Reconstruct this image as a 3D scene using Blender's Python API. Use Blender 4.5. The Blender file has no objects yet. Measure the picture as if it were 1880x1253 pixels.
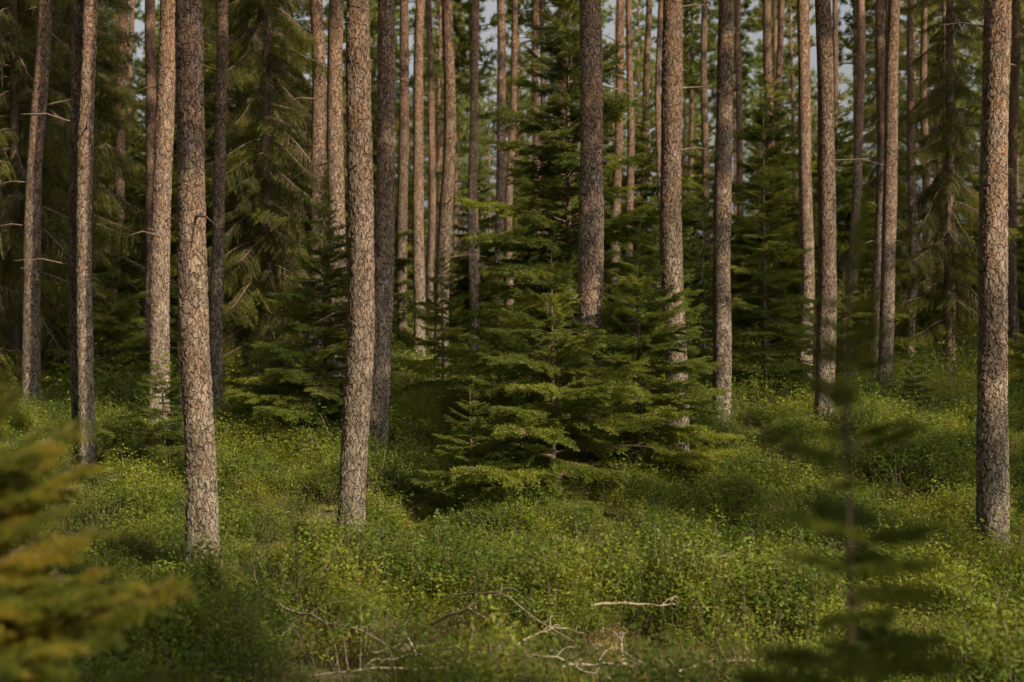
import bpy, math, numpy as np
from mathutils import Vector, Euler, noise as mnoise
R = np.random.RandomState(7)
scene = bpy.context.scene
ROOT = scene.collection
AZ=math.radians(138); EL=math.radians(31)

# ------------------------------------------------------------------ helpers
def mesh_tris(name, V, T, mats=(), mi=None, smooth=False):
    me = bpy.data.meshes.new(name)
    V = np.asarray(V, dtype=np.float32); T = np.asarray(T, dtype=np.int32)
    k = T.shape[1]
    me.vertices.add(len(V)); me.vertices.foreach_set("co", V.ravel())
    me.loops.add(T.size); me.loops.foreach_set("vertex_index", T.ravel())
    me.polygons.add(len(T))
    me.polygons.foreach_set("loop_start", np.arange(0, T.size, k, dtype=np.int32))
    for m in mats: me.materials.append(m)
    if mi is not None: me.polygons.foreach_set("material_index", np.asarray(mi, dtype=np.int32))
    me.polygons.foreach_set("use_smooth", np.full(len(T), smooth, dtype=bool))
    me.update(calc_edges=True); me.validate()
    return me

class Geo:
    def __init__(s): s.V=[]; s.T=[]; s.M=[]; s.n=0
    def add(s, V, T, m):
        V=np.asarray(V,float); T=np.asarray(T,int)
        s.V.append(V); s.T.append(T+s.n); s.M.append(np.full(len(T),m)); s.n+=len(V)
    def mesh(s, name, mats, smooth=False):
        return mesh_tris(name, np.concatenate(s.V), np.concatenate(s.T), mats, np.concatenate(s.M), smooth)

def tube(geo, P, rad, n, m):
    P=np.asarray(P,float); k=len(P); rad=np.asarray(rad,float)
    D=np.gradient(P,axis=0); D/= (np.linalg.norm(D,axis=1,keepdims=True)+1e-9)
    ref=np.array([0,0,1.0]) if abs(D[0,2])<0.9 else np.array([1.0,0,0])
    A=np.cross(D,ref); A/= (np.linalg.norm(A,axis=1,keepdims=True)+1e-9); B=np.cross(D,A)
    a=np.arange(n)/n*2*math.pi
    V=(P[:,None,:]+rad[:,None,None]*(np.cos(a)[None,:,None]*A[:,None,:]+np.sin(a)[None,:,None]*B[:,None,:])).reshape(-1,3)
    i=np.arange(k-1)[:,None]*n; j=np.arange(n)[None,:]; j2=(j+1)%n
    a0=(i+j).ravel(); a1=(i+j2).ravel(); b0=(i+n+j).ravel(); b1=(i+n+j2).ravel()
    T=np.concatenate([np.stack([a0,a1,b1],1),np.stack([a0,b1,b0],1)])
    geo.add(V,T,m)

def needles(geo, segs, spacing, length, width, m, fwd=0.6, updir=0.25, per=2):
    P0=np.array([s[0] for s in segs]); P1=np.array([s[1] for s in segs])
    L=np.linalg.norm(P1-P0,axis=1); cnt=np.maximum(1,(L/spacing).astype(int))*per
    idx=np.repeat(np.arange(len(segs)),cnt); N=len(idx)
    t=R.rand(N)[:,None]
    D=(P1-P0)/(L[:,None]+1e-9); d=D[idx]
    P=P0[idx]*(1-t)+P1[idx]*t
    r=R.normal(size=(N,3)); r-= (r*d).sum(1,keepdims=True)*d
    r/= (np.linalg.norm(r,axis=1,keepdims=True)+1e-9)
    dirn=d*fwd+r*0.85+np.array([0,0,updir]); dirn/=np.linalg.norm(dirn,axis=1,keepdims=True)
    ln=length*(0.7+0.5*R.rand(N))[:,None]
    side=np.cross(dirn,R.normal(size=(N,3))); side/= (np.linalg.norm(side,axis=1,keepdims=True)+1e-9)
    w=width*0.5
    V=np.stack([P-side*w,P+side*w,P+dirn*ln],1).reshape(-1,3)
    geo.add(V,np.arange(3*N).reshape(-1,3),m)

def nd(nt, t, **kw):
    n=nt.nodes.new(t)
    for k,v in kw.items():
        if k.startswith('_'): setattr(n,k[1:],v)
        else:
            n.inputs[k.replace('__',' ')].default_value=v
    return n

def new_mat(name):
    m=bpy.data.materials.new(name); m.use_nodes=True
    nt=m.node_tree; b=nt.nodes['Principled BSDF']; return m,nt,b

def ramp(nt, stops):
    r=nt.nodes.new('ShaderNodeValToRGB'); e=r.color_ramp.elements
    while len(e)<len(stops): e.new(0.5)
    for i,(p,c) in enumerate(stops):
        e[i].position=p; e[i].color=(c[0],c[1],c[2],1)
    return r

def leaf_mat(name, c1, c2, c3, tr=0.35, wscale=0.9, rough=0.55, fine=.5):
    m,nt,b=new_mat(name); L=nt.links
    geo=nd(nt,'ShaderNodeNewGeometry'); oi=nd(nt,'ShaderNodeObjectInfo')
    n1=nd(nt,'ShaderNodeTexNoise',Scale=wscale,Detail=3.0); L.new(geo.outputs['Position'],n1.inputs['Vector'])
    n2=nd(nt,'ShaderNodeTexNoise',Scale=28.0,Detail=1.0); L.new(geo.outputs['Position'],n2.inputs['Vector'])
    add=nd(nt,'ShaderNodeMath',_operation='MULTIPLY_ADD'); L.new(n2.outputs['Fac'],add.inputs[0]); add.inputs[1].default_value=fine
    L.new(n1.outputs['Fac'],add.inputs[2])
    a2=nd(nt,'ShaderNodeMath',_operation='MULTIPLY_ADD'); L.new(oi.outputs['Random'],a2.inputs[0]); a2.inputs[1].default_value=0.22
    L.new(add.outputs[0],a2.inputs[2])
    mr=nd(nt,'ShaderNodeMapRange'); mr.inputs['From Min'].default_value=0.35+fine*.5; mr.inputs['From Max'].default_value=0.85+fine*.5
    L.new(a2.outputs[0],mr.inputs['Value'])
    rp=ramp(nt,[(0,c1),(0.5,c2),(1,c3)]); L.new(mr.outputs[0],rp.inputs['Fac'])
    L.new(rp.outputs['Color'],b.inputs['Base Color']); b.inputs['Roughness'].default_value=rough
    b.inputs['Specular IOR Level'].default_value=0.25
    t=nd(nt,'ShaderNodeBsdfTranslucent')
    mx=nd(nt,'ShaderNodeMix',_data_type='RGBA',_blend_type='MULTIPLY'); mx.inputs[0].default_value=1
    L.new(rp.outputs['Color'],mx.inputs[6]); mx.inputs[7].default_value=(1.8,1.55,0.55,1)
    L.new(mx.outputs[2],t.inputs['Color'])
    ms=nd(nt,'ShaderNodeMixShader'); ms.inputs[0].default_value=tr
    L.new(b.outputs[0],ms.inputs[1]); L.new(t.outputs[0],ms.inputs[2])
    L.new(ms.outputs[0],nt.nodes['Material Output'].inputs['Surface'])
    return m

def wood_mat(name,c1,c2,sc=30):
    m,nt,b=new_mat(name); L=nt.links
    g=nd(nt,'ShaderNodeNewGeometry'); n=nd(nt,'ShaderNodeTexNoise',Scale=sc,Detail=4.0); L.new(g.outputs['Position'],n.inputs['Vector'])
    r=ramp(nt,[(0.3,c1),(0.7,c2)]); L.new(n.outputs['Fac'],r.inputs['Fac']); L.new(r.outputs[0],b.inputs['Base Color'])
    b.inputs['Roughness'].default_value=0.85; return m

def bark_mat(name, disp):
    m,nt,b=new_mat(name); L=nt.links
    tc=nd(nt,'ShaderNodeTexCoord'); oi=nd(nt,'ShaderNodeObjectInfo')
    off=nd(nt,'ShaderNodeMath',_operation='MULTIPLY'); L.new(oi.outputs['Random'],off.inputs[0]); off.inputs[1].default_value=37.0
    va=nd(nt,'ShaderNodeVectorMath',_operation='ADD'); L.new(tc.outputs['Object'],va.inputs[0]); L.new(off.outputs[0],va.inputs[1])
    nz=nd(nt,'ShaderNodeTexNoise',Scale=14.0,Detail=4.0); L.new(va.outputs[0],nz.inputs['Vector'])
    vs=nd(nt,'ShaderNodeVectorMath',_operation='SCALE'); L.new(nz.outputs['Color'],vs.inputs[0]); vs.inputs['Scale'].default_value=0.11
    v2=nd(nt,'ShaderNodeVectorMath',_operation='ADD'); L.new(va.outputs[0],v2.inputs[0]); L.new(vs.outputs[0],v2.inputs[1])
    mp=nd(nt,'ShaderNodeMapping'); mp.inputs['Scale'].default_value=(1,1,0.30); L.new(v2.outputs[0],mp.inputs['Vector'])
    vo=nd(nt,'ShaderNodeTexVoronoi',_feature='DISTANCE_TO_EDGE',Scale=30.0); L.new(mp.outputs[0],vo.inputs['Vector'])
    vc=nd(nt,'ShaderNodeTexVoronoi',_feature='F1',Scale=30.0); L.new(mp.outputs[0],vc.inputs['Vector'])
    fine=nd(nt,'ShaderNodeTexNoise',Scale=60.0,Detail=6.0,Roughness=0.75)
    mp2=nd(nt,'ShaderNodeMapping'); mp2.inputs['Scale'].default_value=(1,1,0.35); L.new(va.outputs[0],mp2.inputs['Vector']); L.new(mp2.outputs[0],fine.inputs['Vector'])
    edge=nd(nt,'ShaderNodeMapRange',_interpolation_type='SMOOTHSTEP'); edge.inputs['From Min'].default_value=0.0; edge.inputs['From Max'].default_value=0.15
    L.new(vo.outputs['Distance'],edge.inputs['Value'])
    sep=nd(nt,'ShaderNodeSeparateColor'); L.new(vc.outputs['Color'],sep.inputs[0])
    f=nd(nt,'ShaderNodeMath',_operation='MULTIPLY_ADD'); L.new(sep.outputs[0],f.inputs[0]); f.inputs[1].default_value=0.22
    f2=nd(nt,'ShaderNodeMath',_operation='MULTIPLY'); L.new(fine.outputs['Fac'],f2.inputs[0]); f2.inputs[1].default_value=0.9
    L.new(f2.outputs[0],f.inputs[2])
    plate=ramp(nt,[(0.3,(0.155,0.108,0.080)),(0.55,(0.33,0.25,0.195)),(0.8,(0.51,0.42,0.345))]); L.new(f.outputs[0],plate.inputs['Fac'])
    big=nd(nt,'ShaderNodeTexNoise',Scale=6.0,Detail=5.0,Roughness=0.7); L.new(va.outputs[0],big.inputs['Vector'])
    sz=nd(nt,'ShaderNodeSeparateXYZ'); L.new(tc.outputs['Object'],sz.inputs[0])
    hz=nd(nt,'ShaderNodeMapRange'); hz.inputs['From Min'].default_value=1.5; hz.inputs['From Max'].default_value=10.0; hz.inputs['To Min'].default_value=-0.04; hz.inputs['To Max'].default_value=0.5
    L.new(sz.outputs['Z'],hz.inputs['Value'])
    s=nd(nt,'ShaderNodeMath',_operation='ADD'); L.new(big.outputs['Fac'],s.inputs[0]); L.new(hz.outputs[0],s.inputs[1])
    s2=nd(nt,'ShaderNodeMapRange'); s2.inputs['From Min'].default_value=0.5; s2.inputs['From Max'].default_value=0.75; s2.inputs['To Max'].default_value=0.78; L.new(s.outputs[0],s2.inputs['Value'])
    red=nd(nt,'ShaderNodeMix',_data_type='RGBA'); L.new(s2.outputs[0],red.inputs[0]); L.new(plate.outputs[0],red.inputs[6])
    rr=ramp(nt,[(0.35,(0.19,0.09,0.052)),(0.65,(0.51,0.295,0.18))]); L.new(fine.outputs['Fac'],rr.inputs['Fac']); L.new(rr.outputs[0],red.inputs[7])
    lz=nd(nt,'ShaderNodeMapRange'); lz.inputs['From Min'].default_value=0.0; lz.inputs['From Max'].default_value=2.2; lz.inputs['To Min'].default_value=0.24; lz.inputs['To Max'].default_value=0.0
    L.new(sz.outputs['Z'],lz.inputs['Value'])
    n3=nd(nt,'ShaderNodeTexNoise',Scale=14.0,Detail=5.0,Roughness=0.7); L.new(mp2.outputs[0],n3.inputs['Vector'])
    l2=nd(nt,'ShaderNodeMath',_operation='ADD'); L.new(n3.outputs['Fac'],l2.inputs[0]); L.new(lz.outputs[0],l2.inputs[1])
    l3=nd(nt,'ShaderNodeMapRange'); l3.inputs['From Min'].default_value=0.55; l3.inputs['From Max'].default_value=0.72; l3.inputs['To Max'].default_value=0.55; L.new(l2.outputs[0],l3.inputs['Value'])
    lm=nd(nt,'ShaderNodeMix',_data_type='RGBA'); L.new(l3.outputs[0],lm.inputs[0]); L.new(red.outputs[2],lm.inputs[6]); lm.inputs[7].default_value=(0.37,0.36,0.27,1)
    fm=nd(nt,'ShaderNodeMix',_data_type='RGBA'); L.new(edge.outputs[0],fm.inputs[0]); fm.inputs[6].default_value=(0.075,0.052,0.04,1); L.new(lm.outputs[2],fm.inputs[7])
    n4=nd(nt,'ShaderNodeTexNoise',Scale=11.0,Detail=3.0,Roughness=0.6); L.new(mp2.outputs[0],n4.inputs['Vector'])
    m4=nd(nt,'ShaderNodeMapRange'); m4.inputs['From Min'].default_value=0.35; m4.inputs['From Max'].default_value=0.65; m4.inputs['To Min'].default_value=0.66; m4.inputs['To Max'].default_value=1.12; L.new(n4.outputs['Fac'],m4.inputs['Value'])
    hv=nd(nt,'ShaderNodeHueSaturation'); L.new(fm.outputs[2],hv.inputs['Color'])
    vv=nd(nt,'ShaderNodeMapRange'); L.new(oi.outputs['Random'],vv.inputs['Value']); vv.inputs['To Min'].default_value=0.75; vv.inputs['To Max'].default_value=1.15
    vm=nd(nt,'ShaderNodeMath',_operation='MULTIPLY'); L.new(vv.outputs[0],vm.inputs[0]); L.new(m4.outputs[0],vm.inputs[1])
    L.new(vm.outputs[0],hv.inputs['Value'])
    L.new(hv.outputs[0],b.inputs['Base Color']); b.inputs['Roughness'].default_value=0.9; b.inputs['Specular IOR Level'].default_value=0.2
    h=nd(nt,'ShaderNodeMath',_operation='MULTIPLY_ADD'); L.new(fine.outputs['Fac'],h.inputs[0]); h.inputs[1].default_value=1.0
    eh=nd(nt,'ShaderNodeMath',_operation='MULTIPLY'); L.new(edge.outputs[0],eh.inputs[0])
    q=nd(nt,'ShaderNodeMath',_operation='MULTIPLY_ADD'); L.new(sep.outputs[1],q.inputs[0]); q.inputs[1].default_value=0.6; q.inputs[2].default_value=0.4
    L.new(q.outputs[0],eh.inputs[1]); L.new(eh.outputs[0],h.inputs[2])
    if disp:
        dn=nd(nt,'ShaderNodeDisplacement',Scale=0.014,Midlevel=1.2); L.new(h.outputs[0],dn.inputs['Height'])
        L.new(dn.outputs[0],nt.nodes['Material Output'].inputs['Displacement']); m.displacement_method='BOTH'
    else:
        bp=nd(nt,'ShaderNodeBump',Strength=1.0,Distance=0.018); L.new(h.outputs[0],bp.inputs['Height']); L.new(bp.outputs[0],b.inputs['Normal'])
    return m

BARK_N=bark_mat('pine_bark_near',True); BARK=bark_mat('pine_bark',False)
TWIG=wood_mat('twig_bark',(0.11,0.075,0.055),(0.27,0.19,0.135),20)
DEADW=wood_mat('dead_wood',(0.24,0.18,0.135),(0.48,0.39,0.30),25)
SPR=leaf_mat('spruce_needles',(0.058,0.095,0.02),(0.155,0.205,0.034),(0.31,0.34,0.05),0.4,0.9)
SPR_OLD=leaf_mat('old_spruce_needles',(0.033,0.047,0.010),(0.115,0.14,0.022),(0.29,0.30,0.05),0.42,0.8)
SPR_Y=leaf_mat('sapling_needles',(0.05,0.085,0.014),(0.16,0.19,0.025),(0.36,0.28,0.035),0.4,4)
PINE=leaf_mat('pine_needles',(0.08,0.115,0.03),(0.15,0.19,0.045),(0.25,0.27,0.07),0.45,0.25)
BILB=leaf_mat('bilberry_leaves',(0.058,0.10,0.02),(0.155,0.22,0.034),(0.34,0.365,0.05),0.42,1.3,0.5,.3)
GRASS=leaf_mat('grass_blades',(0.10,0.14,0.03),(0.20,0.22,0.05),(0.34,0.29,0.10),0.3,1.2)
HEATH=leaf_mat('heather_brown',(0.12,0.12,0.035),(0.25,0.20,0.07),(0.36,0.26,0.10),0.2,1.2)

# ------------------------------------------------------------------ terrain
gy=np.array([-60,0,11,13.5,15.5,17.5,20,23,27,33,60,140,400]); gz=np.array([0,-.05,-0.22,-0.17,0.10,0.38,0.52,0.66,0.82,1.0,1.3,1.5,1.5])
def gh(x,y):
    z=0; 
    for o in (-1.2,-0.4,0.4,1.2): z+=np.interp(y+o,gy,gz)/4
    z+=0.06*math.sin(x*0.9+0.7*y)*math.cos(y*0.55-0.3*x)
    z+=0.10*mnoise.noise(Vector((x*0.45,y*0.45,3.1)))+0.15*mnoise.noise(Vector((x*1.3,y*1.3,7.7)))
    return z
def axis(stops):
    out=[]
    for a,b,s in stops: out+=list(np.arange(a,b,s))
    out.append(stops[-1][1]); return np.array(out)
xs=axis([(-400,-60,20),(-60,-14,1.5),(-14,14,0.12),(14,60,1.5),(60,400,20)])
ys=axis([(-400,-60,20),(-60,1,1.5),(1,26,0.12),(26,45,0.4),(45,120,2.5),(120,700,29)])
XX,YY=np.meshgrid(xs,ys); ZZ=np.array([[gh(x,y)+(0.03*mnoise.noise(Vector((x*5,y*5,1))) if abs(x)<14 and 1<y<26 else 0) for x in xs] for y in ys])
nx=len(xs); ny=len(ys)
i=np.arange(ny-1)[:,None]*nx+np.arange(nx-1)[None,:]; i=i.ravel()
Q=np.stack([i,i+1,i+1+nx,i+nx],1)
gm,nt,b=new_mat('forest_floor'); L=nt.links
g=nd(nt,'ShaderNodeNewGeometry')
n1=nd(nt,'ShaderNodeTexNoise',Scale=1.1,Detail=6.0,Roughness=0.65); L.new(g.outputs['Position'],n1.inputs['Vector'])
n2=nd(nt,'ShaderNodeTexNoise',Scale=22.0,Detail=8.0,Roughness=0.7); L.new(g.outputs['Position'],n2.inputs['Vector'])
ra=ramp(nt,[(0.3,(0.08,0.055,0.03)),(0.5,(0.17,0.12,0.065)),(0.75,(0.30,0.22,0.13))]); L.new(n2.outputs['Fac'],ra.inputs['Fac'])
rb=ramp(nt,[(0.3,(0.06,0.085,0.018)),(0.7,(0.20,0.22,0.04))]); L.new(n2.outputs['Fac'],rb.inputs['Fac'])
mr=nd(nt,'ShaderNodeMapRange'); mr.inputs['From Min'].default_value=0.42; mr.inputs['From Max'].default_value=0.55; L.new(n1.outputs['Fac'],mr.inputs['Value'])
mx=nd(nt,'ShaderNodeMix',_data_type='RGBA'); L.new(mr.outputs[0],mx.inputs[0]); L.new(ra.outputs[0],mx.inputs[6]); L.new(rb.outputs[0],mx.inputs[7])
L.new(mx.outputs[2],b.inputs['Base Color']); b.inputs['Roughness'].default_value=0.95
bp=nd(nt,'ShaderNodeBump',Strength=1.0,Distance=0.05); L.new(n2.outputs['Fac'],bp.inputs['Height']); L.new(bp.outputs[0],b.inputs['Normal'])
gme=mesh_tris('ground',np.stack([XX,YY,ZZ],-1).reshape(-1,3),Q,[gm],None,True)
ROOT.objects.link(bpy.data.objects.new('ground',gme))

# ------------------------------------------------------------------ instancer
def coll(name, meshes):
    c=bpy.data.collections.new(name)
    for k,me in enumerate(meshes):
        c.objects.link(bpy.data.objects.new('%s_%02d'%(name,k),me))
    return c
GNC={}
def gn_for(c):
    if c.name in GNC: return GNC[c.name]
    ng=bpy.data.node_groups.new('scatter_'+c.name,'GeometryNodeTree')
    ng.interface.new_socket('Geometry',in_out='INPUT',socket_type='NodeSocketGeometry')
    ng.interface.new_socket('Geometry',in_out='OUTPUT',socket_type='NodeSocketGeometry')
    N=ng.nodes; L=ng.links
    gi=N.new('NodeGroupInput'); go=N.new('NodeGroupOutput')
    ci=N.new('GeometryNodeCollectionInfo'); ci.inputs['Collection'].default_value=c
    ci.inputs['Separate Children'].default_value=True; ci.inputs['Reset Children'].default_value=True
    ip=N.new('GeometryNodeInstanceOnPoints'); ip.inputs['Pick Instance'].default_value=True
    def na(nm,t):
        a=N.new('GeometryNodeInputNamedAttribute'); a.data_type=t; a.inputs['Name'].default_value=nm; return a.outputs['Attribute']
    er=N.new('FunctionNodeEulerToRotation'); L.new(na('rot','FLOAT_VECTOR'),er.inputs[0])
    L.new(gi.outputs[0],ip.inputs['Points']); L.new(ci.outputs[0],ip.inputs['Instance'])
    L.new(er.outputs[0],ip.inputs['Rotation']); L.new(na('scl','FLOAT_VECTOR'),ip.inputs['Scale']); L.new(na('idx','INT'),ip.inputs['Instance Index'])
    L.new(ip.outputs[0],go.inputs[0]); GNC[c.name]=ng; return ng
def scatter(name, c, P, rot, scl, idx, parent=None):
    me=bpy.data.meshes.new(name); P=np.asarray(P,np.float32); me.vertices.add(len(P)); me.vertices.foreach_set('co',P.ravel())
    for nm,t,d in (('rot','FLOAT_VECTOR',rot),('scl','FLOAT_VECTOR',scl)):
        a=me.attributes.new(nm,t,'POINT'); a.data.foreach_set('vector',np.asarray(d,np.float32).ravel())
    a=me.attributes.new('idx','INT','POINT'); a.data.foreach_set('value',np.asarray(idx,np.int32))
    o=bpy.data.objects.new(name,me); ROOT.objects.link(o)
    md=o.modifiers.new('scatter','NODES'); md.node_group=gn_for(c)
    if parent: o.parent=parent
    return o

# ------------------------------------------------------------------ spruce branches
def spruce_branch(name, mat, nl=26, lat=0.36, droop=0.15, hang=0.0, sub=True, sp=0.010, nlen=0.022, nw=0.006, bare=0.12, per=2, thick=1.0):
    G=Geo(); 
    t=np.linspace(0,1,8)
    bend=R.uniform(-0.06,0.06)
    P=np.stack([t, bend*np.sin(t*2.5), -droop*t**1.6+0.10*droop*np.sin(t*6)+0.06*t**4],1)
    tube(G,P,(0.011*(1-t)+0.0022)*thick,4,1)
    def at(u): return np.array([np.interp(u,t,P[:,k]) for k in range(3)])
    segs=[]
    for k in range(12):
        a=0.35+0.65*k/12; segs.append((at(a),at(a+0.65/12)))
    for k in range(nl):
        u=bare+(0.97-bare)*(k+R.rand()*0.6)/nl
        for sgn in (-1,1):
            if R.rand()<0.07: continue
            ll=lat*(0.25+0.75*math.sin(min(1,(1-u)*1.5+0.12)*math.pi/2))*R.uniform(0.65,1.1)
            p0=at(u); ang=R.uniform(0.75,1.05)
            d=np.array([math.cos(ang),sgn*math.sin(ang),R.uniform(-0.25,0.1)])
            if hang: d=d*(1-hang)+np.array([0,0,-1.0])*hang
            d/=np.linalg.norm(d)
            pm=p0+d*ll*0.5; p1=p0+d*ll+np.array([0.03*ll,0,-(0.14+0.5*hang)*ll])
            tube(G,[p0,pm,p1],[0.0035*thick,0.0025*thick,0.001],3,1)
            s0=0.25 if u<0.4 else 0.05
            segs+= [(p0+(pm-p0)*s0,pm),(pm,p1)]
            if sub:
                ns=int(ll/0.05)
                for q in range(ns):
                    v=0.25+0.7*(q+R.rand()*0.5)/max(1,ns)
                    pb=p0+(pm-p0)*min(1,2*v) if v<0.5 else pm+(p1-pm)*(2*v-1)
                    for s2 in (-1,1):
                        sl=ll*0.38*(1.1-v)*R.uniform(0.7,1.2)+0.012
                        a2=R.uniform(0.6,0.9)*s2
                        dd=np.array([d[0]*math.cos(a2)-d[1]*math.sin(a2), d[0]*math.sin(a2)+d[1]*math.cos(a2), d[2]-0.1-0.9*hang])
                        dd/=np.linalg.norm(dd)
                        segs.append((pb,pb+dd*sl))
    needles(G,segs,sp,nlen,nw,0,per=per)
    return G.mesh(name,[mat,TWIG])
def dead_branch(name):
    G=Geo(); t=np.linspace(0,1,8)
    P=np.stack([t,0.08*np.sin(t*4),-0.18*t**2],1); tube(G,P,0.006*(1-t)+0.0018,4,0)
    for k in range(16):
        u=0.15+0.8*k/16; p=np.array([np.interp(u,t,P[:,c]) for c in range(3)]); s=1 if k%2 else -1
        d=np.array([0.7,s*0.7,R.uniform(-.3,.1)]); l=0.3*(1.1-u)*R.uniform(.6,1.2)
        p1=p+d*l*.5+np.array([0,0,R.uniform(-.02,.02)]); tube(G,[p,p1,p+d*l+np.array([0,0,-0.1*l])],[0.0035,0.0025,0.0015],3,0)
        d2=np.array([0.95,s*0.2,-0.1]); tube(G,[p1,p1+d2*l*.25,p1+d2*l*.5],[0.0022,0.0018,0.001],3,0)
    return G.mesh(name,[TWIG])
C_YOUNG=coll('young_branch',[spruce_branch('young_branch_a',SPR,nl=18,lat=.36,nlen=.026,nw=.0075),spruce_branch('young_branch_b',SPR,nl=17,droop=0.05,lat=.4,nlen=.026,nw=.0075),spruce_branch('young_branch_c',SPR,droop=0.24,nl=16,nlen=.026,nw=.0075),dead_branch('dead_branch')])
C_SAP=coll('sapling_branch',[spruce_branch('sap_branch_a',SPR_Y,nl=13,lat=.36,sp=.008,nlen=.024,nw=.006,per=4),spruce_branch('sap_branch_b',SPR_Y,nl=12,droop=.02,lat=.36,sp=.008,nlen=.024,nw=.006,per=4)])
C_SHORT=coll('short_branch',[spruce_branch('short_branch_a',SPR,nl=9,lat=.5,sp=.014,nlen=.08,nw=.018,per=3,sub=False,bare=.25),spruce_branch('short_branch_b',SPR,nl=8,droop=.3,lat=.5,sp=.014,nlen=.08,nw=.018,per=3,sub=False,bare=.25)])
C_OLD=coll('old_branch',[spruce_branch('old_branch_a',SPR_OLD,nl=22,lat=.34,droop=.35,hang=.45,nlen=.02,nw=.008,sp=.014),spruce_branch('old_branch_b',SPR_OLD,nl=24,lat=.28,droop=.45,hang=.6,nlen=.02,nw=.008,sp=.014),
   spruce_branch('old_branch_c',SPR_OLD,nl=20,lat=.36,droop=.2,hang=.3,nlen=.02,nw=.008,sp=.014)])
C_FAR=coll('far_branch',[spruce_branch('far_branch_a',SPR_OLD,nl=12,lat=.4,droop=.3,hang=.3,nlen=.06,nw=.024,sp=.035),spruce_branch('far_branch_b',SPR,nl=12,lat=.4,droop=.15,hang=.1,nlen=.06,nw=.024,sp=.035)])

def spruce_points(H,Rb,h0,step,nb,p=0.85,nv=3,young=True,dead=0.0,thin=0.0,lo=.55,hi=1.25):
    P=[];r=[];s=[];ix=[]
    z=h0; 
    while z<H-0.05:
        t=(z-0)/H
        ln=Rb*(1-t)**p*(1.0 if t>0.12 else 0.85)
        n=nb if young else nb+R.randint(-1,2)
        a0=R.rand()*6.28
        for k in range(n):
            if R.rand()<thin: continue
            a=a0+k*2*math.pi/n+R.uniform(-.35,.35)
            l=max(0.07,ln*R.uniform(lo,hi))
            el=(math.radians(5)+math.radians(42)*t**2.2) if young else math.radians(-12+30*t**2)
            el+=math.radians(R.uniform(-10,10))
            P.append((0,0,z+R.uniform(-.4,.4)*step)); r.append((R.uniform(-.2,.2),-el,a)); s.append((l,l,l))
            ix.append(3 if (dead and R.rand()<dead*max(0,1-2.2*t)) else R.randint(nv))
        z+=step*(1.0-0.35*t)
    P.append((0,0,H-0.12)); r.append((0,-1.5,0)); l=min(.35,H*.1); s.append((l,l*.5,l*.5)); ix.append(0)
    return P,r,s,ix
def spruce(x,y,H,Rb,c=None,h0=0.15,step=0.2,nb=6,p=0.85,young=True,nv=3,dead=0,name='spruce_tree',thin=0.1,r0=None,lean=(0,0),lo=.55,hi=1.25):
    c=c or C_YOUNG
    e=bpy.data.objects.new(name,None); e.location=(x,y,gh(x,y)-0.03); e.rotation_euler=(lean[0],lean[1],0); ROOT.objects.link(e)
    G=Geo(); t=np.linspace(0,1,9); r0=r0 or (0.006+0.009*H)
    tube(G,np.stack([0.01*np.sin(t*5),0.01*np.cos(t*4),t*H],1),r0*(1-t)+0.003,10,0)
    o=bpy.data.objects.new('trunk',G.mesh('trunk',[TWIG],True)); ROOT.objects.link(o); o.parent=e
    f=scatter('branches',c,*spruce_points(H,Rb,h0,step,nb,p,nv,young,dead,thin,lo,hi),parent=e)
    return e

spruce(0.43,15.2,2.95,1.5,h0=.12,step=.165,nb=6,dead=0.5,p=.95,thin=.1)
spruce(-0.42,14.6,1.5,.7,step=.13,h0=.08,nb=6)
spruce(1.42,16.0,3.0,1.35,step=.17,nb=7,thin=.1)
spruce(0.75,19.0,6.6,1.8,step=.27,nb=6,p=.65,thin=.12)
spruce(-2.40,18.2,3.6,1.25,step=.18,nb=7)
spruce(-4.17,17.0,1.6,.95,step=.15,h0=.1,nb=6)
spruce(-3.5,19.5,1.7,.9,step=.17)
spruce(6.2,22.0,1.1,.55,step=.14)
spruce(4.25,24.0,5.2,1.2,step=.24,nb=7)
spruce(3.5,26.0,3.6,1.3,step=.24)
spruce(6.3,27.0,2.4,1.2,step=.2)
spruce(-1.15,23.5,2.8,1.2,step=.2)
spruce(-0.2,21.5,2.4,1.1,step=.2)
spruce(2.3,22.5,3.4,1.3,step=.22)
spruce(-7.0,25,2.8,1.4,step=.22)
spruce(5.2,24.5,1.9,1.0,step=.2)
spruce(8.9,23.5,2.4,1.1,step=.2)
spruce(-5.6,25.5,2.6,1.3,step=.22)
spruce(7.2,29,3.2,1.4,step=.24)
for (x,y,H,Rb) in [(-4.15,24,15,1.5),(-9.1,26,14,2.2),(-9.6,31,15,2.3),(-10.6,24,13,2.4),(8.3,27,14,1.3),(-5.2,33,15,1.8),(-7.6,37,16,2.2),(-12.5,36,15,2.4),(-14,43,15,2.4),(10.8,41,14,1.8)]:
    spruce(x,y,H,Rb,c=C_OLD,h0=.5 if x<7 else 1.6,step=.36,nb=6,p=.6,young=False,nv=3,r0=.13)
spruce(-1.52,3.5,2.35,1.4,c=C_SAP,h0=.12,step=.24,nb=16,nv=2,p=.95,name='spruce_sapling',r0=.02,thin=0,lo=.8,hi=1.1)
spruce(0.69,2.9,2.15,.66,c=C_SHORT,h0=.4,step=.13,nb=5,nv=2,p=1.0,name='spruce_sapling',r0=.007,thin=.2)

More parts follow.
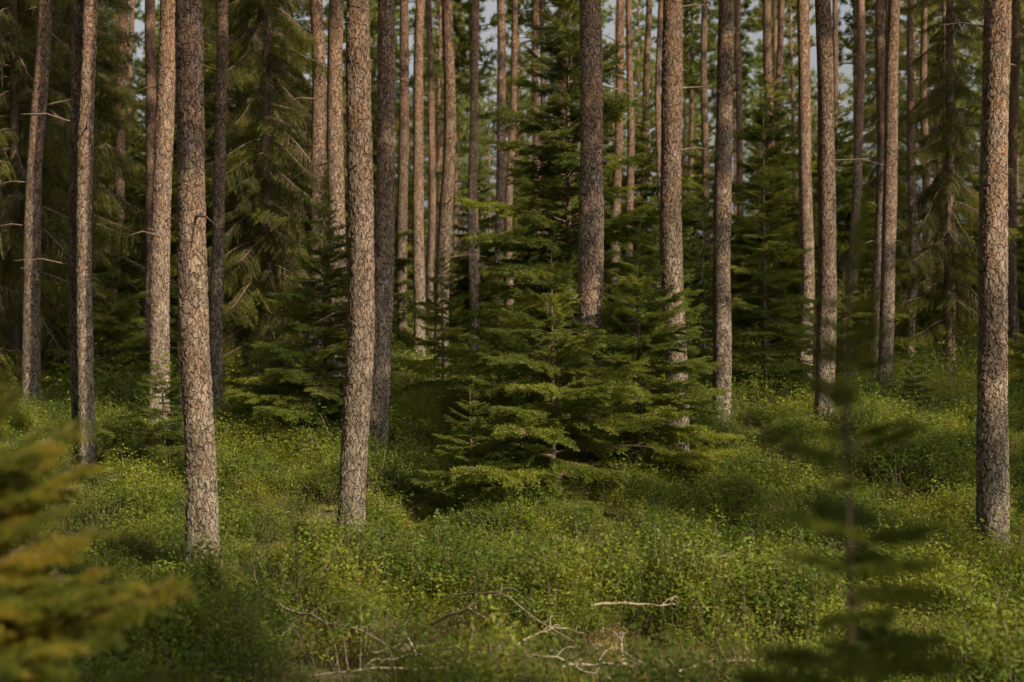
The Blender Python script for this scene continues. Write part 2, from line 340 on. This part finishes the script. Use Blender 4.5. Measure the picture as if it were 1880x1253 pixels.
# ------------------------------------------------------------------ pines
def trunk_mesh(name,H,r0,near,mat):
    if near:
        z=np.concatenate([np.arange(-0.2,5.6,0.011),np.arange(5.6,H,0.4)]); n=130
    else:
        z=np.concatenate([np.arange(-0.2,1.0,0.12),np.arange(1.0,H,0.35)]); n=22
    ph=R.rand(6)*6.28; k=len(z)
    a=np.arange(n)/n*2*math.pi; A,Z=np.meshgrid(a,z)
    rr=r0*(1-0.72*np.clip(Z,0,H)/H*0.95)*(1+0.28*np.exp(-np.clip(Z+0.05,0,9)/0.22)*(1+.35*np.sin(3*A+ph[0])+.25*np.sin(5*A+ph[1])))
    rr*=1+0.025*np.sin(2*A+ph[2]+Z*.7)+0.02*np.sin(3*A+ph[3]-Z*1.1)+0.03*np.sin(Z*3+ph[4])
    am=R.uniform(.03,.07)
    fx=lambda z:(am*np.sin(z*.6+ph[5])+.25*am*np.sin(z*1.5+ph[1]))*np.clip(z/2,0,1)
    fy=lambda z:.04*np.sin(z*.5+ph[0])*np.clip(z/2,0,1)
    cx=fx(Z); cy=fy(Z)
    V=np.stack([cx+rr*np.cos(A),cy+rr*np.sin(A),Z],-1).reshape(-1,3)
    G=Geo(); i=np.arange(k-1)[:,None]*n; j=np.arange(n)[None,:]; j2=(j+1)%n
    a0=(i+j).ravel();a1=(i+j2).ravel();b0=(i+n+j).ravel();b1=(i+n+j2).ravel()
    G.add(V,np.concatenate([np.stack([a0,a1,b1],1),np.stack([a0,b1,b0],1)]),0)
    for q in range(R.randint(8,16)):
        h=R.uniform(2.2,11); aa=R.rand()*6.28; l=R.choice([.06,.1,.18,.4,.7]); rb=r0*(1-.68*h/H)
        d=np.array([math.cos(aa),math.sin(aa),R.uniform(-.2,.3)]); p=np.array([0.9*rb*math.cos(aa)+fx(h),0.9*rb*math.sin(aa)+fy(h),h])
        tube(G,[p,p+d*l*.5,p+d*l+np.array([0,0,-.15*l])],[.011,.008,.003],5,1)
    return G.mesh(name,[mat,TWIG],True)
def crown_mesh(name,H,zc,Rc,nl=30,blob=1.0,per=2):
    G=Geo(); segs=[]
    for k in range(nl):
        t=(k+R.rand())/nl; z=zc+(H-zc)*t; a=k*2.4+R.rand(); l=Rc*(0.35+math.sin(math.pi*min(1,(t*.75+.25))))*R.uniform(.45,1.0)*.8
        u=np.linspace(0,1,5); el=.15+.5*t
        P=np.stack([math.cos(a)*l*u,math.sin(a)*l*u,z+el*l*u-.25*l*u**2+R.uniform(-.1,.1)*u],1)
        tube(G,P,.03*(1-u)+.008,4,1)
        for q in range(int(6+l*4)):
            v=R.uniform(.45,1); p=np.array([np.interp(v,u,P[:,c]) for c in range(3)])
            d=R.normal(size=3)*np.array([1,1,.5]); d[:2]+=np.array([math.cos(a),math.sin(a)])*.6; d/=np.linalg.norm(d)
            e=p+d*R.uniform(.2,.5)+np.array([0,0,.1]); tube(G,[p,e],[.008,.003],3,1)
            segs.append((p+(e-p)*.4,e))
    needles(G,segs,.02,.13*blob,.02*blob,0,fwd=.7,updir=.15,per=per)
    return G.mesh(name,[PINE,TWIG])
CROWNS=[crown_mesh('pine_crown',21,12.5+q*.5,2.2,38,1.7,2) for q in range(4)]
def pine(x,y,w,lean=0.0,near=False,H=None,leany=0.0,yaw=None):
    H=H or R.uniform(19.5,22.5)
    e=bpy.data.objects.new('pine_tree',None); e.location=(x,y,gh(x,y)-0.02); e.rotation_euler=(leany,lean,0); ROOT.objects.link(e)
    o=bpy.data.objects.new('trunk',trunk_mesh('trunk',H,w/2,near,BARK_N if near else BARK)); ROOT.objects.link(o); o.parent=e
    c=bpy.data.objects.new('crown',CROWNS[R.randint(4)]); ROOT.objects.link(c); c.parent=e; c.rotation_euler=(0,0,R.rand()*6.28); c.scale=(1,1,H/21)
PN=[(-2.57,11.8,.265,-.012,1),(-1.52,13.3,.265,.022,1),(4.35,12.8,.275,-.006,1),(0.86,16.3,.31,.010,1),(1.99,17.2,.29,-.002,1),
(-1.68,17.5,.27,.028,1),(-4.73,19,.28,.024,1),(2.93,20,.27,.018,0),(4.29,19.5,.27,-.006,0),(-5.35,17.6,.17,-.002,0),(-5.19,17.4,.2,-.002,1),
(-7.46,22,.28,.03,0),(-9.1,33,.28,.006,0),(-13.4,50,.27,.0,0),(-7.67,30,.28,.009,0),(-4.56,20,.26,-.0,0),(-4.55,22,.22,0,0),
(-6.45,34,.28,0,0),(-3.36,24,.28,.01,0),(-2.65,22,.29,-.01,0),(-2.45,32,.27,0,0),(-2.04,31,.28,.004,0),(-2.4,42,.26,0,0),
(-1.36,27,.28,.02,0),(-.88,33,.24,.0,0),(-.3,36,.28,0,0),(-.07,38,.24,.01,0),(.69,40,.28,0,0),(1.6,42,.28,-.01,0),
(2.62,36,.28,.01,0),(3.05,37,.24,0,0),(3.97,42,.27,0,0),(3.96,38,.2,.0,0),(5.7,42,.27,0,0),(6.0,38,.22,.01,0),
(6.48,36,.28,0,0),(8.3,44,.27,0,0),(5.33,26,.28,.006,0),(10.2,45,.26,0,0),(7.9,33,.26,.02,0),(6.83,27,.22,.03,0),
(6.25,24,.26,.035,0),(9.5,34,.23,.01,0),(12.2,42,.27,0,0),(13.7,45,.27,0,0),(12.7,36,.28,0,0),(-12.2,36,.28,.01,0),(-11.3,29,.28,-.01,0)]
for (x,y,w,l,nr) in PN: pine(x,y,w,l,bool(nr))

def whole(name,H,zc,Rc,nl,blob=1.6,per=2):
    G=Geo(); t=np.linspace(0,1,9)
    tube(G,np.stack([.1*np.sin(t*3),.1*np.cos(t*2.5),t*H-.2],1),.14*(1-t*.8),10,1)
    cm=crown_mesh('tmp',H,zc,Rc,nl,blob,per)
    V=np.empty(len(cm.vertices)*3,np.float32); cm.vertices.foreach_get('co',V); V=V.reshape(-1,3)
    T=np.empty(len(cm.polygons)*3,np.int32); cm.polygons.foreach_get('vertices',T); T=T.reshape(-1,3)
    M=np.empty(len(cm.polygons),np.int32); cm.polygons.foreach_get('material_index',M)
    G.V.append(V); G.T.append(T+G.n); G.M.append(np.where(M==0,0,1)); G.n+=len(V)
    return G.mesh(name,[PINE,BARK])
C_WP=coll('whole_pine',[whole('whole_pine_a',20,11,1.35,50,1.9,3),whole('whole_pine_b',19,10,1.25,48,1.9,3),whole('whole_pine_c',21,12,1.35,48,1.9,3),whole('whole_pine_d',17,5,2.1,32,1.8),whole('whole_pine_e',15,3.5,2.2,32,1.8)])
# sun spots: canopy openings are shaped so sunlight reaches these places (x, y, z, radius)
SUN_SPOTS=[(-5.2,17.4,.9,.8),(-7.4,22,2.5,.7),(-2.6,11.8,2.3,.6),(-4.1,15.8,.3,1.1),(-1.5,13.2,.2,.5),(-2.2,31,3.5,1.5),(.2,19,4,1.3),(1.9,16,1.6,1.1),
(1.95,17.2,2.6,.8),(4.3,19.5,3,.9),(3.5,15.3,.2,1.3),(5.6,19,.6,1.5),(1.9,11.5,0,1.1),(2.2,8.4,0,.5),(-4.4,24,3.5,1.2),(6.5,25,4,1.5),(8.3,27,2.5,1.4),(.4,14.6,1.2,1.2),(.2,8.8,0,.5),
(-1.5,3.6,1.4,1.0),(-3,50,6,6),(5,52,6,6),(-14,48,6,4),(13,46,6,5),(-1.4,27,4,1.2),(3,37,6,3),(-9,32,5,2)]
sh=np.array([math.sin(AZ),math.cos(AZ)])
def shades(x,y,k):
    z0,z1,r=[(11,20,.85),(10,19,.85),(12,21,.85),(4.5,17,2.0),(3,15,2.0)][k]
    for (gx,gy_,gz_,gr) in SUN_SPOTS:
        dx,dy=x-gx,y-gy_; al=dx*sh[0]+dy*sh[1]
        if al<0: continue
        off=abs(dx*sh[1]-dy*sh[0]); zr=gz_+al*math.tan(EL)
        if off<gr*.67+r and z0-.5<zr<z1+.5: return True
    return False
pts=[];idx=[]
def tryadd(x,y,md,k):
    for p in pts:
        if (p[0]-x)**2+(p[1]-y)**2<md*md: return
    pts.append((x,y,gh(x,y))); idx.append(k)
for q in range(1100):
    y=R.uniform(46,125); x=R.uniform(-.5,.5)*y
    if .05<x/y<.33 and R.rand()<.55: continue
    k=R.choice([0,1,2,3,4],p=[.2,.15,.1,.28,.27])
    if y<75 and shades(x,y,k): continue
    tryadd(x,y,3.1,k)
for q in range(3500):  # unseen pines beside and behind the camera, put in to shade the view
    x=R.uniform(-25,50); y=R.uniform(-45,46)
    if abs(x)<0.42*y+2.0 and y>0: continue
    if math.hypot(x,y)<3: continue
    k=R.choice([0,1,2])
    if shades(x,y,k): continue
    tryadd(x,y,2.15,k)
n=len(pts); s=R.uniform(.9,1.08,n)
scatter('pine_forest',C_WP,pts,np.stack([R.uniform(-.02,.02,n),R.uniform(-.02,.02,n),R.rand(n)*6.28],1),np.stack([s,s,s],1),idx)

P=[];r_=[];s_=[];ix=[]
for q in range(270):
    y=R.uniform(32,100); x=R.uniform(-.45,.45)*y
    H=R.choice([2.5,4,6,9,12]) if x/y<-.08 else R.choice([2.5,3.5,4.5,5.5,7.5]); 
    a,b_,c_,d_=spruce_points(H,.22*H+.5 if H<7 else 2.2,.2,.42,6,.75,2,True)
    z=gh(x,y)
    P+=[(p[0]+x,p[1]+y,p[2]+z) for p in a]; r_+=b_; s_+=c_; ix+=d_
scatter('spruce_thicket',C_FAR,P,r_,s_,ix)

# ------------------------------------------------------------------ undergrowth
def bilberry(name,nst=13,h=.24,rad=.17,leaf=.021,mat=None,nl=13):
    G=Geo(); Vs=[]
    for k in range(nst):
        a=R.rand()*6.28; rr=rad*math.sqrt(R.rand()); hh=h*R.uniform(.55,1.15)*(1-.35*rr/rad)
        p0=np.array([rr*.45*math.cos(a),rr*.45*math.sin(a),-.03]); p1=np.array([rr*math.cos(a),rr*math.sin(a),hh])
        pm=(p0+p1)/2+R.normal(size=3)*.015
        tube(G,[p0,pm,p1],[.002,.0016,.001],3,1)
        for b in range(4):
            q0=p0+(p1-p0)*R.uniform(.4,.95); q1=q0+np.array([R.normal()*.05,R.normal()*.05,R.uniform(.03,.09)])
            for l in range(nl//3+1):
                c=q0+(q1-q0)*R.uniform(.2,1.1)+R.normal(size=3)*.012
                d=R.normal(size=3); d[2]=abs(d[2])*.5-.1; d/=np.linalg.norm(d)
                nrm=np.array([R.normal()*.6,R.normal()*.6,1.0]); sd=np.cross(d,nrm); sd/=np.linalg.norm(sd)
                L_=leaf*R.uniform(.7,1.25)
                Vs.append([c,c+d*L_*.5+sd*L_*.3,c+d*L_,c+d*L_*.5-sd*L_*.3])
    V=np.array(Vs).reshape(-1,3); n=len(Vs); b0=np.arange(n)*4
    G.add(V,np.concatenate([np.stack([b0,b0+1,b0+2],1),np.stack([b0,b0+2,b0+3],1)]),0)
    return G.mesh(name,[mat or BILB,TWIG])
C_BIL=coll('bilberry',[bilberry('bilberry_a',20,.23,.17,.018,nl=20),bilberry('bilberry_b',22,.29,.2,.018,nl=20),bilberry('bilberry_c',17,.16,.16,.016,nl=20),bilberry('bilberry_d',22,.20,.22,.016,nl=20),bilberry('heather_a',16,.14,.16,.013,HEATH,16)])
def tuft(name,n,h,mat,w=.005,spread=.1):
    G=Geo()
    for k in range(n):
        a=R.rand()*6.28; rr=spread*math.sqrt(R.rand()); p=np.array([rr*math.cos(a),rr*math.sin(a),-.02]); hh=h*R.uniform(.5,1.2)
        d=np.array([math.cos(a+R.normal()*.6),math.sin(a+R.normal()*.6),0])*R.uniform(.1,.7)*hh
        sd=np.array([-math.sin(a),math.cos(a),0])*w*.5
        m_=p+d*.4+np.array([0,0,hh*.7]); e=p+d+np.array([0,0,hh*.95])
        G.add([p-sd,p+sd,m_+sd*.8,m_-sd*.8,e],[[0,1,2],[0,2,3],[3,2,4]],0)
    return G.mesh(name,[mat])
C_GR=coll('grass',[tuft('grass_a',20,.17,GRASS,.003),tuft('grass_b',20,.12,GRASS,.003,.14),tuft('moss_a',110,.05,GRASS,.007,.18)])
PNA=np.array([(p[0],p[1]) for p in PN[:14]])
def field(n,ymin,ymax,fn,smul=1.0,k=.40):
    P=[];r=[];s=[];ix=[]
    for q in range(n):
        y=math.sqrt(R.uniform(ymin**2,ymax**2)); x=R.uniform(-1,1)*(k*y+.8)
        res=fn(x,y)
        if res is None: continue
        sc,i=res; sc*=smul*R.uniform(.7,1.3)
        dmin=np.sqrt(((PNA-np.array([x,y-.15]))**2).sum(1)).min()
        if dmin<.5:
            if dmin<.2: continue
            sc*=.5
        P.append((x,y,gh(x,y))); r.append((R.uniform(-.15,.15),R.uniform(-.15,.15),R.rand()*6.28)); s.append((sc,sc,sc*R.uniform(.8,1.2))); ix.append(i)
    return P,r,s,ix
def fb(x,y):
    v=.9*mnoise.noise(Vector((x*.7,y*.7,0)))+.9*mnoise.noise(Vector((x*1.7,y*1.7,5)))
    if v<-.16 and R.rand()<.82: return None
    if y<9.5 and -1.6<x<1.7 and R.rand()<.88: return None
    i=4 if (v<.0 and R.rand()<.55) else R.randint(4)
    return (1.0+1.15*max(-.5,min(.6,v)), i)
scatter('bilberry_undergrowth',C_BIL,*[np.array(a) for a in field(14500,5.5,21,fb,1.08)])
scatter('bilberry_undergrowth',C_BIL,*[np.array(a) for a in field(9500,21,60,fb,1.8)])
def fg(x,y):
    v=mnoise.noise(Vector((x*.7,y*.7,0)))
    if v>.1 and R.rand()<.8: return None
    return (1.0, R.choice([0,1,2],p=[.08,.17,.75]))
scatter('moss_and_grass',C_GR,*[np.array(a) for a in field(8000,5.5,22,fg)])

# ------------------------------------------------------------------ fallen wood
def fallen(x,y,L_,ang,rad=.014,arch=.12,nsub=5,up=.04,tilt=0):
    G=Geo(); t=np.linspace(0,1,12); c,s=math.cos(ang),math.sin(ang); w=R.uniform(-.1,.1)
    P=[]
    for u in t:
        px=u*L_*c-w*L_*math.sin(u*3)*s; py=u*L_*s+w*L_*math.sin(u*3)*c
        P.append((px,py,gh(x+px,y+py)-gh(x,y)+up+arch*math.sin(u*math.pi)+tilt*u+.008*R.normal()))
    P=np.array(P); tube(G,P,rad*(1-.8*t)+.0015,7,0)
    for k in range(nsub):
        u=R.uniform(.25,.9); p=np.array([np.interp(u,t,P[:,q]) for q in range(3)]); a=ang+R.choice([-1,1])*R.uniform(.3,.8); l=L_*.3*R.uniform(.4,1)*(1.2-u)
        v=np.linspace(0,1,5); D=np.stack([l*v*math.cos(a),l*v*math.sin(a),l*v*R.uniform(-.05,.5)+.03*np.sin(v*3)],1)
        tube(G,p+D,rad*.45*(1-.8*v)+.001,5,0)
    o=bpy.data.objects.new('fallen_branch',G.mesh('fallen_branch',[DEADW],True)); o.location=(x,y,gh(x,y)); ROOT.objects.link(o)
for a in [(-1.75,10.2,1.7,-.95,.010,.06),(-.55,9.6,1.2,-1.1,.010,.05),(-.45,10.5,1.6,-1.0,.007,.06),(.55,9.9,.9,.05,.009,.05),
 (.9,8.7,.7,2.2,.008,.08),(.3,8.6,.8,.3,.007,.06),(.15,8.6,1.0,2.9,.008,.05),(-1.2,8.6,.9,.15,.007,.05),(-1.5,8.9,.5,1.3,.006,.1),(.5,8.8,.6,-.5,.007,.08),
 (-.9,9.0,.7,-.6,.007,.08),(.0,9.0,.8,.9,.006,.08),(.7,9.0,.6,1.8,.006,.1),(-.3,8.6,.9,.05,.007,.04),(1.0,8.7,.9,.1,.007,.05),(-.6,8.9,.5,2.0,.006,.12),
 (1.3,11.7,.6,.9,.008,.16),(1.4,11.6,.7,.4,.006,.14),(1.5,11.5,.6,2.0,.006,.14),(2.7,13.2,.6,2.2,.006,.18)]:
    fallen(*a,nsub=5,up=.13 if a[1]<9.5 else .24)

# ------------------------------------------------------------------ light
S=Vector((math.sin(AZ)*math.cos(EL),math.cos(AZ)*math.cos(EL),math.sin(EL)))
ld=bpy.data.lights.new('sun','SUN'); ld.energy=5.0; ld.angle=math.radians(.5); ld.color=(1,.83,.57)
lo=bpy.data.objects.new('sun',ld); lo.rotation_euler=S.to_track_quat('Z','Y').to_euler(); lo.location=(20,-10,30); ROOT.objects.link(lo)
w=bpy.data.worlds.new('World'); scene.world=w; w.use_nodes=True; nt=w.node_tree
sk=nt.nodes.new('ShaderNodeTexSky'); sk.sky_type='NISHITA'; sk.sun_disc=False; sk.sun_elevation=EL; sk.sun_rotation=AZ; sk.air_density=1.0; sk.dust_density=7; sk.ozone_density=.3
hs=nt.nodes.new('ShaderNodeHueSaturation'); hs.inputs['Saturation'].default_value=.22; hs.inputs['Value'].default_value=1.35
bg=nt.nodes['Background']; nt.links.new(sk.outputs[0],hs.inputs['Color']); nt.links.new(hs.outputs[0],bg.inputs[0]); bg.inputs[1].default_value=.12
scene.view_settings.view_transform='Standard'; scene.view_settings.look='None'; scene.view_settings.exposure=0

cd=bpy.data.cameras.new('camera'); cd.lens=50; cd.sensor_width=36; cd.clip_start=.05; cd.clip_end=2000
cd.dof.use_dof=True; cd.dof.focus_distance=14.5; cd.dof.aperture_fstop=2.0
co=bpy.data.objects.new('camera',cd); co.location=(0,0,1.9); co.rotation_euler=(math.radians(90),0,0); ROOT.objects.link(co); scene.camera=co
